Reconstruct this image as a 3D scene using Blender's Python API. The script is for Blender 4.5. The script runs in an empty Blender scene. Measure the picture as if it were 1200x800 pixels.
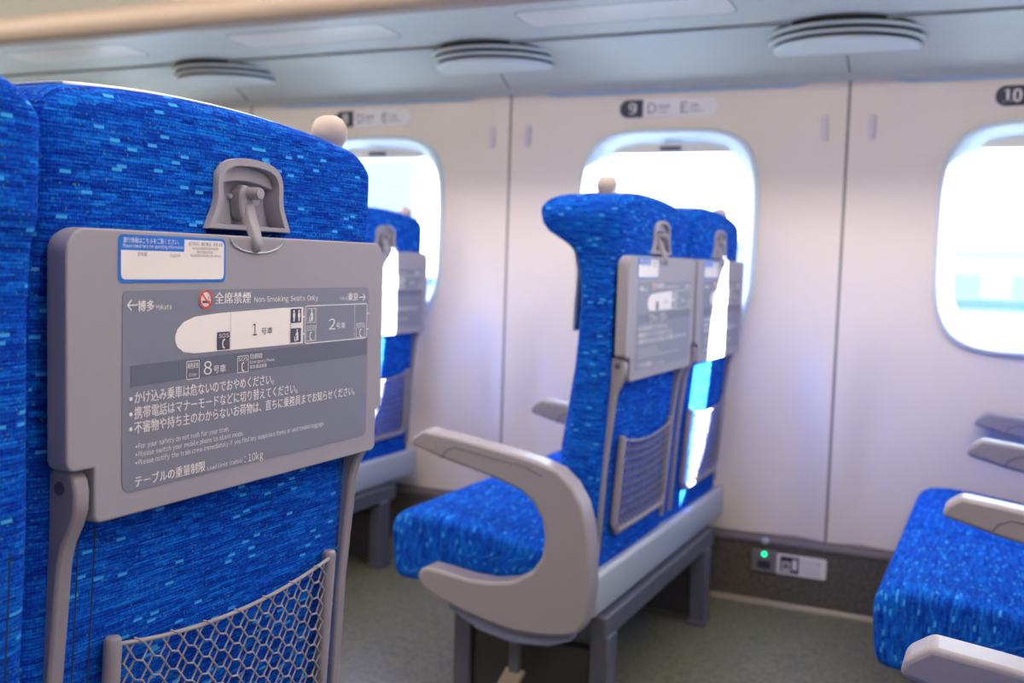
import bpy, bmesh, math, random
from mathutils import Vector, Matrix
random.seed(7)
S = bpy.context.scene
C = S.collection
PI = math.pi

# ------------------------------------------------------------------ camera, light, exposure
F_PX, YAW, PITCH, ROLL = 1231.12, math.radians(-25.2413), math.radians(-4.3194), math.radians(1.7845)
CAM = Vector((0.0451, 0.0, 1.007))
fw = Vector((math.sin(YAW)*math.cos(PITCH), math.cos(YAW)*math.cos(PITCH), math.sin(PITCH)))
rt = Vector((math.cos(YAW), -math.sin(YAW), 0.0))
up = rt.cross(fw)
rt2 = rt*math.cos(ROLL) + up*math.sin(ROLL)
up2 = -rt*math.sin(ROLL) + up*math.cos(ROLL)
cd = bpy.data.cameras.new('camera')
cam = bpy.data.objects.new('camera', cd)
C.objects.link(cam)
cam.matrix_world = Matrix(((rt2.x, up2.x, -fw.x, CAM.x), (rt2.y, up2.y, -fw.y, CAM.y),
                           (rt2.z, up2.z, -fw.z, CAM.z), (0, 0, 0, 1)))
cd.sensor_width = 36.0
cd.lens = F_PX/1200*36
cd.clip_start = 0.02
cd.clip_end = 400
cd.dof.use_dof = True
cd.dof.focus_distance = 1.10
cd.dof.aperture_fstop = 5.0
S.camera = cam

SKY_STRENGTH = 4.6
SUN_STRENGTH = 55.0
LAMP_STRENGTH = 7.4
w = bpy.data.worlds.new('sky')
S.world = w
w.use_nodes = True
nt = w.node_tree
bg = nt.nodes['Background']
tc = nt.nodes.new('ShaderNodeTexCoord')
sp = nt.nodes.new('ShaderNodeSeparateXYZ')
cr = nt.nodes.new('ShaderNodeValToRGB')
nt.links.new(tc.outputs['Generated'], sp.inputs[0])
nt.links.new(sp.outputs['Z'], cr.inputs[0])
cr.color_ramp.elements[0].position = 0.0
cr.color_ramp.elements[0].color = (0.90, 0.96, 1.0, 1)
cr.color_ramp.elements[1].position = 0.8
cr.color_ramp.elements[1].color = (0.50, 0.74, 1.0, 1)
nt.links.new(cr.outputs[0], bg.inputs[0])
bg.inputs[1].default_value = SKY_STRENGTH
sd = bpy.data.lights.new('sun', 'SUN')
sd.energy = SUN_STRENGTH
sd.angle = 0.006
sd.color = (1.0, 0.97, 0.92)
sun = bpy.data.objects.new('sun', sd)
C.objects.link(sun)
sun.location = (8, 8, 10)
sun.rotation_euler = Vector((-2.12, -1.0, -1.02)).to_track_quat('-Z', 'Y').to_euler()

S.view_settings.view_transform = 'Standard'
S.view_settings.look = 'None'
S.view_settings.gamma = 1
S.view_settings.use_curve_mapping = False
S.view_settings.exposure = 1.05
S.cycles.use_denoising = True
S.cycles.max_bounces = 10
S.cycles.diffuse_bounces = 6
S.cycles.transparent_max_bounces = 12
S.cycles.caustics_reflective = False
S.cycles.caustics_refractive = False
S.cycles.sample_clamp_indirect = 6.0

# ------------------------------------------------------------------ materials
def mat(name, col, rough=0.5, spec=0.5, metal=0.0, emit=None, estr=0.0, bump=0.0, bscale=400, var=0.0, vscale=60, coat=0.0):
    m = bpy.data.materials.new(name)
    m.use_nodes = True
    n = m.node_tree.nodes
    l = m.node_tree.links
    b = n['Principled BSDF']
    b.inputs['Base Color'].default_value = (*col, 1)
    b.inputs['Roughness'].default_value = rough
    b.inputs['Specular IOR Level'].default_value = spec
    b.inputs['Metallic'].default_value = metal
    b.inputs['Coat Weight'].default_value = coat
    if emit:
        b.inputs['Emission Color'].default_value = (*emit, 1)
        b.inputs['Emission Strength'].default_value = estr
    t = n.new('ShaderNodeTexCoord')
    if var:
        ns = n.new('ShaderNodeTexNoise')
        ns.inputs['Scale'].default_value = vscale
        ns.inputs['Detail'].default_value = 5
        l.new(t.outputs['Object'], ns.inputs['Vector'])
        r = n.new('ShaderNodeValToRGB')
        r.color_ramp.elements[0].position = 0.3
        r.color_ramp.elements[1].position = 0.7
        r.color_ramp.elements[0].color = (*[c*(1-var) for c in col], 1)
        r.color_ramp.elements[1].color = (*[min(1, c*(1+var)) for c in col], 1)
        l.new(ns.outputs['Fac'], r.inputs[0])
        l.new(r.outputs[0], b.inputs['Base Color'])
    if bump:
        nb = n.new('ShaderNodeTexNoise')
        nb.inputs['Scale'].default_value = bscale
        bp = n.new('ShaderNodeBump')
        bp.inputs['Strength'].default_value = bump
        bp.inputs['Distance'].default_value = 0.001
        l.new(t.outputs['Object'], nb.inputs['Vector'])
        l.new(nb.outputs['Fac'], bp.inputs['Height'])
        l.new(bp.outputs['Normal'], b.inputs['Normal'])
    return m

def fabric(name):
    """woven seat cloth: fine rows of short dashes in many blues; UV in metres (u along the dashes, v across)"""
    m = bpy.data.materials.new(name)
    m.use_nodes = True
    n = m.node_tree.nodes
    l = m.node_tree.links
    b = n['Principled BSDF']
    b.inputs['Roughness'].default_value = 0.85
    b.inputs['Specular IOR Level'].default_value = 0.03
    uv = n.new('ShaderNodeUVMap')
    s = n.new('ShaderNodeSeparateXYZ')
    l.new(uv.outputs[0], s.inputs[0])
    def M(op, a, bb=None, c=None):
        x = n.new('ShaderNodeMath')
        x.operation = op
        for i, v in enumerate((a, bb, c)):
            if v is None: continue
            if isinstance(v, (int, float)): x.inputs[i].default_value = v
            else: l.new(v, x.inputs[i])
        return x.outputs[0]
    def wn(a, bb=None):
        x = n.new('ShaderNodeTexWhiteNoise')
        x.noise_dimensions = '2D'
        c = n.new('ShaderNodeCombineXYZ')
        l.new(a, c.inputs[0])
        if bb is not None: l.new(bb, c.inputs[1])
        l.new(c.outputs[0], x.inputs['Vector'])
        return x.outputs['Value']
    u, v = s.outputs[0], s.outputs[1]
    def cells(rowh, cellw, seed):
        row = M('FLOOR', M('DIVIDE', v, rowh))
        off = M('MULTIPLY', wn(M('ADD', row, seed)), 37.0)
        cell = M('FLOOR', M('ADD', M('DIVIDE', u, cellw), off))
        return wn(cell, M('ADD', row, seed*3.0))
    h1 = cells(0.0032, 0.0110, 11.0)     # sparse light dashes
    h2 = cells(0.0019, 0.017, 53.0)      # longer tonal dashes
    h3 = cells(0.0019, 0.0019, 91.0)     # single stitches
    h4 = cells(0.0038, 0.040, 131.0)
    r = n.new('ShaderNodeValToRGB')
    e = r.color_ramp.elements
    e[0].position = 0.0
    e[0].color = (0.004, 0.008, 0.20, 1)
    e[1].position = 1.0
    e[1].color = (0.010, 0.25, 0.92, 1)
    k = e.new(0.5)
    k.color = (0.006, 0.072, 0.55, 1)
    l.new(M('ADD', M('ADD', M('MULTIPLY', h2, 0.40), M('MULTIPLY', h3, 0.28)), M('MULTIPLY', h4, 0.32)), r.inputs[0])
    # woven stitch: tiny dark holes between the rows
    st = M('MULTIPLY', M('SINE', M('MULTIPLY', v, 2*PI/0.0032)), 0.17)
    st2 = M('MULTIPLY', M('SINE', M('MULTIPLY', u, 2*PI/0.0026)), 0.08)
    shade = M('ADD', M('ADD', 0.95, st), st2)
    mm = n.new('ShaderNodeMix')
    mm.data_type = 'RGBA'
    mm.blend_type = 'MULTIPLY'
    mm.inputs[0].default_value = 1
    l.new(r.outputs[0], mm.inputs[6])
    cc = n.new('ShaderNodeCombineColor')
    for i in range(3): l.new(shade, cc.inputs[i])
    l.new(cc.outputs[0], mm.inputs[7])
    dash = M('GREATER_THAN', h1, 0.972)
    m2 = n.new('ShaderNodeMix')
    m2.data_type = 'RGBA'
    l.new(M('MULTIPLY', dash, 0.85), m2.inputs[0])
    l.new(mm.outputs[2], m2.inputs[6])
    m2.inputs[7].default_value = (0.06, 0.43, 0.95, 1)
    # rare green-gold stitches
    gold = M('GREATER_THAN', cells(0.0019, 0.0019, 171.0), 0.985)
    m3 = n.new('ShaderNodeMix')
    m3.data_type = 'RGBA'
    l.new(M('MULTIPLY', gold, 0.5), m3.inputs[0])
    l.new(m2.outputs[2], m3.inputs[6])
    m3.inputs[7].default_value = (0.10, 0.30, 0.18, 1)
    l.new(m3.outputs[2], b.inputs['Base Color'])
    bp = n.new('ShaderNodeBump')
    bp.inputs['Strength'].default_value = 0.35
    bp.inputs['Distance'].default_value = 0.0012
    l.new(M('ADD', M('ADD', st, st2), M('MULTIPLY', h3, 0.2)), bp.inputs['Height'])
    l.new(bp.outputs['Normal'], b.inputs['Normal'])
    return m

def speckle(name, c1, c2, scale, rough, bump=0.1):
    m = bpy.data.materials.new(name)
    m.use_nodes = True
    n = m.node_tree.nodes
    l = m.node_tree.links
    b = n['Principled BSDF']
    b.inputs['Roughness'].default_value = rough
    t = n.new('ShaderNodeTexCoord')
    a = n.new('ShaderNodeTexNoise')
    a.inputs['Scale'].default_value = scale
    a.inputs['Detail'].default_value = 3
    l.new(t.outputs['Object'], a.inputs['Vector'])
    r = n.new('ShaderNodeValToRGB')
    r.color_ramp.elements[0].position = 0.38
    r.color_ramp.elements[0].color = (*c1, 1)
    r.color_ramp.elements[1].position = 0.62
    r.color_ramp.elements[1].color = (*c2, 1)
    l.new(a.outputs['Fac'], r.inputs[0])
    l.new(r.outputs[0], b.inputs['Base Color'])
    bp = n.new('ShaderNodeBump')
    bp.inputs['Strength'].default_value = bump
    bp.inputs['Distance'].default_value = 0.001
    l.new(a.outputs['Fac'], bp.inputs['Height'])
    l.new(bp.outputs['Normal'], b.inputs['Normal'])
    return m

FAB = fabric('blue_woven_cloth')
GREY = mat('grey_plastic', (0.35, 0.345, 0.415), 0.48, 0.25, bump=0.05, bscale=1500)
ARMG = mat('shaded_grey_plastic', (0.30, 0.285, 0.335), 0.40, 0.45, bump=0.05, bscale=1500)  # same plastic as the tray, darkened to stand for shade on the arms
BASEG = mat('light_grey_shell', (0.44, 0.50, 0.60), 0.45)
SKIRTB = mat('blue_grey_skirt', (0.16, 0.19, 0.33), 0.45)
DGREY = mat('dark_grey_metal', (0.085, 0.095, 0.14), 0.45)
VDARK = mat('black_metal', (0.03, 0.03, 0.04), 0.5)
KNOB = mat('beige_knob_plastic', (0.50, 0.43, 0.41), 0.45)
CORD = mat('grey_net_cord', (0.40, 0.38, 0.40), 0.7, 0.3, bump=0.5, bscale=900)
WHITECLOTH = mat('white_cloth', (0.80, 0.82, 0.86), 0.9, 0.1)
PANELG = mat('notice_blue_grey', (0.215, 0.235, 0.325), 0.45)
BANDG = mat('notice_band_grey', (0.135, 0.15, 0.225), 0.45)
INK = mat('white_print', (0.92, 0.90, 0.92), 0.5)
DINK = mat('dark_print', (0.07, 0.075, 0.12), 0.5)
STBLUE = mat('sticker_blue', (0.005, 0.17, 0.75), 0.4)
STWHITE = mat('sticker_white', (0.88, 0.86, 0.88), 0.4)
RED = mat('sign_red', (0.70, 0.06, 0.04), 0.4)
JOINT = mat('soffit_joint_grey', (0.36, 0.39, 0.40), 0.6)
GROOVE_LIGHT = mat('bluish_groove_light', (0.42, 0.55, 0.72), 0.4)  # colour of the bluish light in the groove over the panels
WALL = mat('cream_wall_panel', (0.77, 0.705, 0.655), 0.33, 0.5)
SEAM = mat('seam_dark', (0.22, 0.19, 0.19), 0.6)
FRAMEM = mat('window_frame_white', (0.64, 0.74, 0.82), 0.35)
RACK = mat('rack_pale_grey', (0.54, 0.57, 0.53), 0.45)
NOSE = mat('rack_front_warm_lit', (0.36, 0.295, 0.245), 0.5)  # warm ceiling light on the rounded front is put into this beige
CEIL = mat('ceiling_white', (0.75, 0.72, 0.68), 0.6)
FLOORM = speckle('floor_vinyl', (0.10, 0.105, 0.075), (0.19, 0.185, 0.135), 90, 0.38, 0.05)
SKIRT = speckle('skirting_speckle', (0.05, 0.045, 0.04), (0.135, 0.12, 0.105), 160, 0.7, 0.2)
TRIMM = mat('skirting_trim', (0.19, 0.17, 0.20), 0.6)
COVE = mat('cove_brass', (0.27, 0.23, 0.18), 0.4, metal=0.2)
SIGNW = mat('sign_white', (0.80, 0.80, 0.84), 0.4)
HOOKM = mat('hook_lilac_white', (0.66, 0.62, 0.66), 0.4)
NAVY = mat('sign_navy', (0.03, 0.035, 0.07), 0.4)
GREYINK = mat('sign_grey_print', (0.12, 0.125, 0.16), 0.5)
SLOT = mat('vent_slot_dark', (0.03, 0.035, 0.035), 0.7)
VENTW = mat('vent_white', (0.66, 0.72, 0.70), 0.45)
LAMPW = mat('lamp_cover', (0.72, 0.69, 0.64), 0.35)
LED = mat('green_led', (0.0, 0.5, 0.15), 0.3, emit=(0.0, 0.9, 0.25), estr=2.0)
TUBE = mat('lamp_glow', (1, 0.95, 0.88), 0.5, emit=(1.0, 0.86, 0.73), estr=LAMP_STRENGTH)
CONC = mat('pale_concrete', (0.34, 0.44, 0.56), 0.9, var=0.12, vscale=2)
RAILM = mat('dark_rail', (0.06, 0.13, 0.26), 0.6)
GROUND = mat('pale_ground', (0.07, 0.10, 0.14), 0.9, var=0.1, vscale=0.4)

def glassmat():
    m = bpy.data.materials.new('window_glass')
    m.use_nodes = True
    n = m.node_tree.nodes
    l = m.node_tree.links
    n.remove(n['Principled BSDF'])
    t = n.new('ShaderNodeBsdfTransparent')
    t.inputs[0].default_value = (0.94, 0.97, 1, 1)
    g = n.new('ShaderNodeBsdfGlossy')
    g.inputs['Roughness'].default_value = 0.02
    x = n.new('ShaderNodeMixShader')
    x.inputs[0].default_value = 0.05
    l.new(t.outputs[0], x.inputs[1])
    l.new(g.outputs[0], x.inputs[2])
    l.new(x.outputs[0], n['Material Output'].inputs[0])
    return m
GLASS = glassmat()

def buildingmat(name, wall, win):
    m = bpy.data.materials.new(name)
    m.use_nodes = True
    n = m.node_tree.nodes
    l = m.node_tree.links
    b = n['Principled BSDF']
    b.inputs['Roughness'].default_value = 0.8
    t = n.new('ShaderNodeTexCoord')
    mp = n.new('ShaderNodeMapping')
    mp.inputs['Rotation'].default_value = (PI/2, 0, 0)
    l.new(t.outputs['Object'], mp.inputs[0])
    br = n.new('ShaderNodeTexBrick')
    br.offset = 0
    br.inputs['Color1'].default_value = (*win, 1)
    br.inputs['Color2'].default_value = (*[c*1.25 for c in win], 1)
    br.inputs['Mortar'].default_value = (*wall, 1)
    br.inputs['Scale'].default_value = 1
    br.inputs['Mortar Size'].default_value = 0.7
    br.inputs['Brick Width'].default_value = 3.2
    br.inputs['Row Height'].default_value = 3.0
    l.new(mp.outputs[0], br.inputs['Vector'])
    l.new(br.outputs[0], b.inputs['Base Color'])
    return m

# ------------------------------------------------------------------ mesh helpers
class MB:
    def __init__(s): s.v = []; s.f = []
    def add(s, vs, fs):
        o = len(s.v)
        s.v += [tuple(x) for x in vs]
        s.f += [tuple(i+o for i in f) for f in fs]
        return s
    def box(s, a, b):
        x0, y0, z0 = a; x1, y1, z1 = b
        return s.add([(x0,y0,z0),(x1,y0,z0),(x1,y1,z0),(x0,y1,z0),(x0,y0,z1),(x1,y0,z1),(x1,y1,z1),(x0,y1,z1)],
                     [(0,3,2,1),(4,5,6,7),(0,1,5,4),(1,2,6,5),(2,3,7,6),(3,0,4,7)])
    def prism(s, poly, axis, a, b, flip=False):
        """poly in the two other axes (order x,y,z minus axis), extruded from a to b"""
        def P(p, t):
            return {'x': (t, p[0], p[1]), 'y': (p[0], t, p[1]), 'z': (p[0], p[1], t)}[axis]
        n = len(poly)
        ar = sum(poly[i][0]*poly[(i+1) % n][1]-poly[(i+1) % n][0]*poly[i][1] for i in range(n))
        q = list(poly) if ar > 0 else list(poly)[::-1]
        if axis == 'y': q = q[::-1]
        vs = [P(p, a) for p in q]+[P(p, b) for p in q]
        fs = [tuple(range(n))[::-1], tuple(range(n, 2*n))]+[(i, (i+1) % n, n+(i+1) % n, n+i) for i in range(n)]
        return s.add(vs, fs)
    def ringloft(s, rings, cap0=False, cap1=False, closed=True):
        n = len(rings[0])
        vs = [p for r in rings for p in r]
        fs = []
        for j in range(len(rings)-1):
            for i in range(n if closed else n-1):
                k = (i+1) % n
                fs.append((j*n+i, j*n+k, (j+1)*n+k, (j+1)*n+i))
        if cap0: fs.append(tuple(range(n))[::-1])
        if cap1: fs.append(tuple((len(rings)-1)*n+i for i in range(n)))
        return s.add(vs, fs)
    def tube(s, pts, r, n=6, caps=True):
        pts = [Vector(p) for p in pts]
        rings = []
        for i, p in enumerate(pts):
            d = (pts[min(i+1, len(pts)-1)]-pts[max(i-1, 0)]).normalized()
            a = Vector((0, 0, 1)) if abs(d.z) < 0.9 else Vector((1, 0, 0))
            e1 = d.cross(a).normalized()
            e2 = d.cross(e1).normalized()
            rr = r[i] if isinstance(r, (list, tuple)) else r
            rings.append([p+(e1*math.cos(t*2*PI/n)+e2*math.sin(t*2*PI/n))*rr for t in range(n)])
        return s.ringloft(rings, caps, caps)
    def lathe(s, prof, c, n=28, axis='z'):
        """prof: (radius, height) list"""
        rings = []
        for r, h in prof:
            ring = []
            for t in range(n):
                a = 2*PI*t/n
                p = {'z': (r*math.cos(a), r*math.sin(a), h), 'x': (h, r*math.cos(a), r*math.sin(a)), 'y': (r*math.cos(a), h, r*math.sin(a))}[axis]
                ring.append((p[0]+c[0], p[1]+c[1], p[2]+c[2]))
            rings.append(ring)
        return s.ringloft(rings, True, True)

def link(name, m, parent=None):
    o = bpy.data.objects.new(name, m)
    C.objects.link(o)
    if parent is not None: o.parent = parent
    return o

def build(name, mb, material, parent=None, smooth=True, off=None, bevel=0.0, seg=2, sub=0, uv=None, ang=40):
    me = bpy.data.meshes.new(name)
    vs = mb.v if off is None else [(p[0]-off[0], p[1]-off[1], p[2]-off[2]) for p in mb.v]
    me.from_pydata([tuple(p) for p in vs], [], mb.f)
    me.update()
    bm = bmesh.new()
    bm.from_mesh(me)
    bmesh.ops.remove_doubles(bm, verts=bm.verts, dist=1e-6)
    bmesh.ops.recalc_face_normals(bm, faces=bm.faces)
    if uv:
        lay = bm.loops.layers.uv.new('UVMap')
        for f in bm.faces:
            nn = f.normal
            ax = max(range(3), key=lambda i: abs(nn[i]))
            for lp in f.loops:
                x, y, z = lp.vert.co
                if uv == 'back': q = ((y, z), (x+0.013, z), (y, x))[ax]
                else: q = ((z, y), (z, x), (y, x))[ax]
                lp[lay].uv = q
    bm.to_mesh(me)
    bm.free()
    if smooth:
        me.polygons.foreach_set('use_smooth', [True]*len(me.polygons))
        me.set_sharp_from_angle(angle=math.radians(ang))
    me.materials.append(material)
    o = link(name, me, parent)
    if bevel:
        b = o.modifiers.new('bevel', 'BEVEL')
        b.width = bevel
        b.segments = seg
        b.limit_method = 'ANGLE'
        b.angle_limit = math.radians(35)
        b.harden_normals = False
    if sub:
        ss = o.modifiers.new('sub', 'SUBSURF')
        ss.levels = sub
        ss.render_levels = sub
    return o

def tag(o, label=None, cat=None, group=None, kind=None):
    if label: o['label'] = label
    if cat: o['category'] = cat
    if group: o['group'] = group
    if kind: o['kind'] = kind
    return o

def empty(name, loc, label, cat, group=None):
    o = bpy.data.objects.new(name, None)
    C.objects.link(o)
    o.location = loc
    o.empty_display_size = 0.05
    return tag(o, label, cat, group)

def kids(o): return [c for c in bpy.data.objects if c.parent == o]
def copy_tree(o, parent=None):
    c = o.copy()
    C.objects.link(c)
    c.parent = parent
    for ch in kids(o): copy_tree(ch, c)
    return c

def rrect(x0, y0, x1, y1, r, n=6):
    if not isinstance(r, (list, tuple)): r = [r]*4
    pts = []
    for (cx, cy, a0, rr) in ((x1-r[0], y1-r[0], 0, r[0]), (x0+r[1], y1-r[1], 90, r[1]), (x0+r[2], y0+r[2], 180, r[2]), (x1-r[3], y0+r[3], 270, r[3])):
        for k in range(n+1):
            a = math.radians(a0+90*k/n)
            pts.append((cx+rr*math.cos(a), cy+rr*math.sin(a)))
    return pts

def smoothpoly(pts, it=2):
    for _ in range(it):
        q = []
        n = len(pts)
        for i in range(n):
            a, b = pts[i], pts[(i+1) % n]
            q.append((a[0]*.75+b[0]*.25, a[1]*.75+b[1]*.25))
            q.append((a[0]*.25+b[0]*.75, a[1]*.25+b[1]*.75))
        pts = q
    return pts

def sector(cx, cy, r, a0, a1, n=16):
    return [(cx+r*math.cos(math.radians(a0+(a1-a0)*i/n)), cy+r*math.sin(math.radians(a0+(a1-a0)*i/n))) for i in range(n+1)]

_tc = {}
def glyphs(s):
    """flat outlines of a string set in the built-in font, as (verts2d, faces, bounds)"""
    if s in _tc: return _tc[s]
    cu = bpy.data.curves.new('txt', 'FONT')
    cu.body = s
    cu.size = 1
    cu.resolution_u = 3
    o = bpy.data.objects.new('txt', cu)
    C.objects.link(o)
    bpy.context.view_layer.update()
    me = bpy.data.meshes.new_from_object(o.evaluated_get(bpy.context.evaluated_depsgraph_get()))
    vs = [(v.co.x, v.co.y) for v in me.vertices]
    fs = [tuple(p.vertices) for p in me.polygons]
    bpy.data.objects.remove(o)
    bpy.data.meshes.remove(me)
    bpy.data.curves.remove(cu)
    xs = [v[0] for v in vs] or [0]
    ys = [v[1] for v in vs] or [0]
    _tc[s] = (vs, fs, (min(xs), max(xs), min(ys), max(ys)))
    return _tc[s]

def text(mb, s, u0, v0, width, height, P, bold=0.0):
    """string whose inked width is width and whose capital / kanji height is about height, baseline v0; P maps (u,v) to 3-D"""
    if any(0x2fff < ord(c) or 0xe00 <= ord(c) < 0xe80 for c in s):
        run = [(glyphs(s), 0.0)]
        x0, x1 = run[0][0][2][:2]
        k = height/(0.80 if any(ord(c) > 0x2fff for c in s) else 0.70)
    else:
        run, x = [], 0.0
        for c in s:
            if c == ' ':
                x += 0.34
                continue
            g = glyphs(chr(ord(c)+0xFEE0)) if c != '-' else ([(0, 0.24), (0.26, 0.24), (0.26, 0.31), (0, 0.31)], [(0, 1, 2, 3)], (0, 0.26, 0.24, 0.31))
            x += 0.06
            run.append((g, x-g[2][0]))
            x += g[2][1]-g[2][0]+0.06
        x0, x1 = run[0][1]+run[0][0][2][0], run[-1][1]+run[-1][0][2][1]
        hh = glyphs(chr(ord('H')+0xFEE0))[2]
        k = height/(hh[3]-0.0)
    kx = width/(x1-x0)
    for dx in ((0.0,) if not bold else (-bold, bold)):
        for (vs, fs, bb), ox in run:
            mb.add([P(u0+(x+ox-x0)*kx+dx, v0+y*k) for x, y in vs], fs)

# ------------------------------------------------------------------ structure
WY, ZT, ZS, FZ = 3.066, 1.538, 0.231, 0.03
AY = -0.49
SEAM0, PITCHX = -1.429, 1.04
XL, XR = SEAM0-5*PITCHX, SEAM0+4*PITCHX
WCX, WCZ = 0.524, 1.109         # window centre inside its panel
CEIL_Z = 2.15

def struct(o, label=None): return tag(o, label, None, None, 'structure')

struct(build('floor', MB().box((XL, AY-0.05, FZ-0.06), (XR, WY+0.05, FZ)), FLOORM, smooth=False))
struct(build('ceiling', MB().box((XL, AY, CEIL_Z), (XR, WY, CEIL_Z+0.04)), CEIL, smooth=False))
struct(build('wall_front', MB().box((XL-0.05, AY-0.1, FZ), (XL, WY+0.1, CEIL_Z)), WALL, smooth=False))
struct(build('wall_rear', MB().box((XR, AY-0.1, FZ), (XR+0.05, WY+0.1, CEIL_Z)), WALL, smooth=False))

def sup(a, b, th, n=4.2):
    c, s_ = abs(math.cos(th)), abs(math.sin(th))
    return 1.0/(((c/a)**n+(s_/b)**n)**(1.0/n))

def thetas(cx, cz, w_, z0, z1):
    base = [2*PI*i/96 for i in range(96)]
    cs = [math.atan2(zz-cz, xx-cx) % (2*PI) for xx in (0, w_) for zz in (z0, z1)]
    return sorted(base+cs)

def wall_panel(px, side):
    """one wall panel between two seams, pressed out around its window and dished beside the seams"""
    g = 0.004
    yb, sg = (WY, 1) if side == 'right' else (AY, -1)
    th = thetas(WCX, WCZ, PITCHX, ZS, ZT)
    def edge(t):
        c, s_ = math.cos(t), math.sin(t)
        ks = []
        if c > 1e-9: ks.append((PITCHX-g-WCX)/c)
        if c < -1e-9: ks.append((g-WCX)/c)
        if s_ > 1e-9: ks.append((ZT-WCZ)/s_)
        if s_ < -1e-9: ks.append((ZS-WCZ)/s_)
        return min(ks)
    rings = []
    for fr in (0.0, 0.04, 0.12, 0.3, 0.45, 0.6, 0.7, 0.78, 0.86, 0.93, 1.0):
        ring = []
        for t in th:
            r0 = sup(0.262, 0.291, t)
            r1 = edge(t)
            r = r0+(r1-r0)*fr
            x, z = WCX+r*math.cos(t), WCZ+r*math.sin(t)
            dx = min(x, PITCHX-x)
            low = max(0.0, min(1.0, (0.85-z)/0.30))
            dish = 0.030*low*math.sin(PI*max(0.0, min(1.0, (dx-0.014)/0.185)))**2
            ring.append((px+x, yb+sg*dish, z))
        rings.append(ring)
    return MB().ringloft(rings)

def window(px, side, num):
    yb, sg = (WY, 1) if side == 'right' else (AY, -1)
    cx, cz = px+WCX, WCZ
    N = 96
    def ring(a, b, d): return [(cx+sup(a, b, 2*PI*i/N)*math.cos(2*PI*i/N), yb+sg*d, cz+sup(a, b, 2*PI*i/N)*math.sin(2*PI*i/N)) for i in range(N)]
    fr = MB().ringloft([ring(0.282, 0.311, 0.006), ring(0.281, 0.310, -0.008), ring(0.277, 0.306, -0.014), ring(0.271, 0.300, -0.015), ring(0.266, 0.295, -0.011),
                        ring(0.245, 0.274, 0.026), ring(0.242, 0.271, 0.038), ring(0.239, 0.268, 0.044), ring(0.236, 0.265, 0.046), ring(0.236, 0.265, 0.058)])
    o = struct(build('window_%d' % num, fr, FRAMEM, ang=60))
    gl = MB().ringloft([ring(0.2365, 0.2655, 0.051), ring(0.2365, 0.2655, 0.054)], True, True)
    g = build('window_glass', gl, GLASS, o, smooth=False)
    if side == 'left':      # unseen camera-side blinds, added closed to keep fill light out
        build('window_blind', MB().ringloft([ring(0.242, 0.271, 0.030), ring(0.242, 0.271, 0.033)], True, True), LAMPW, o, smooth=False)
        return o
    # pulled-up blind with its dark grip
    zt = cz+0.268
    sh = MB().prism([(cx-0.19, zt-0.028), (cx+0.19, zt-0.028), (cx+0.165, zt-0.008), (cx+0.10, zt+0.002), (cx-0.10, zt+0.002), (cx-0.165, zt-0.008)], 'y', yb+sg*0.030, yb+sg*0.036)
    b = build('window_blind', sh, LAMPW, o, bevel=0.002)
    hb = MB().box((cx-0.032, yb+sg*0.020, zt-0.020), (cx+0.032, yb+sg*0.0301, zt-0.008))
    build('blind_grip', hb, DGREY, b, bevel=0.002)
    return o

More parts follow.
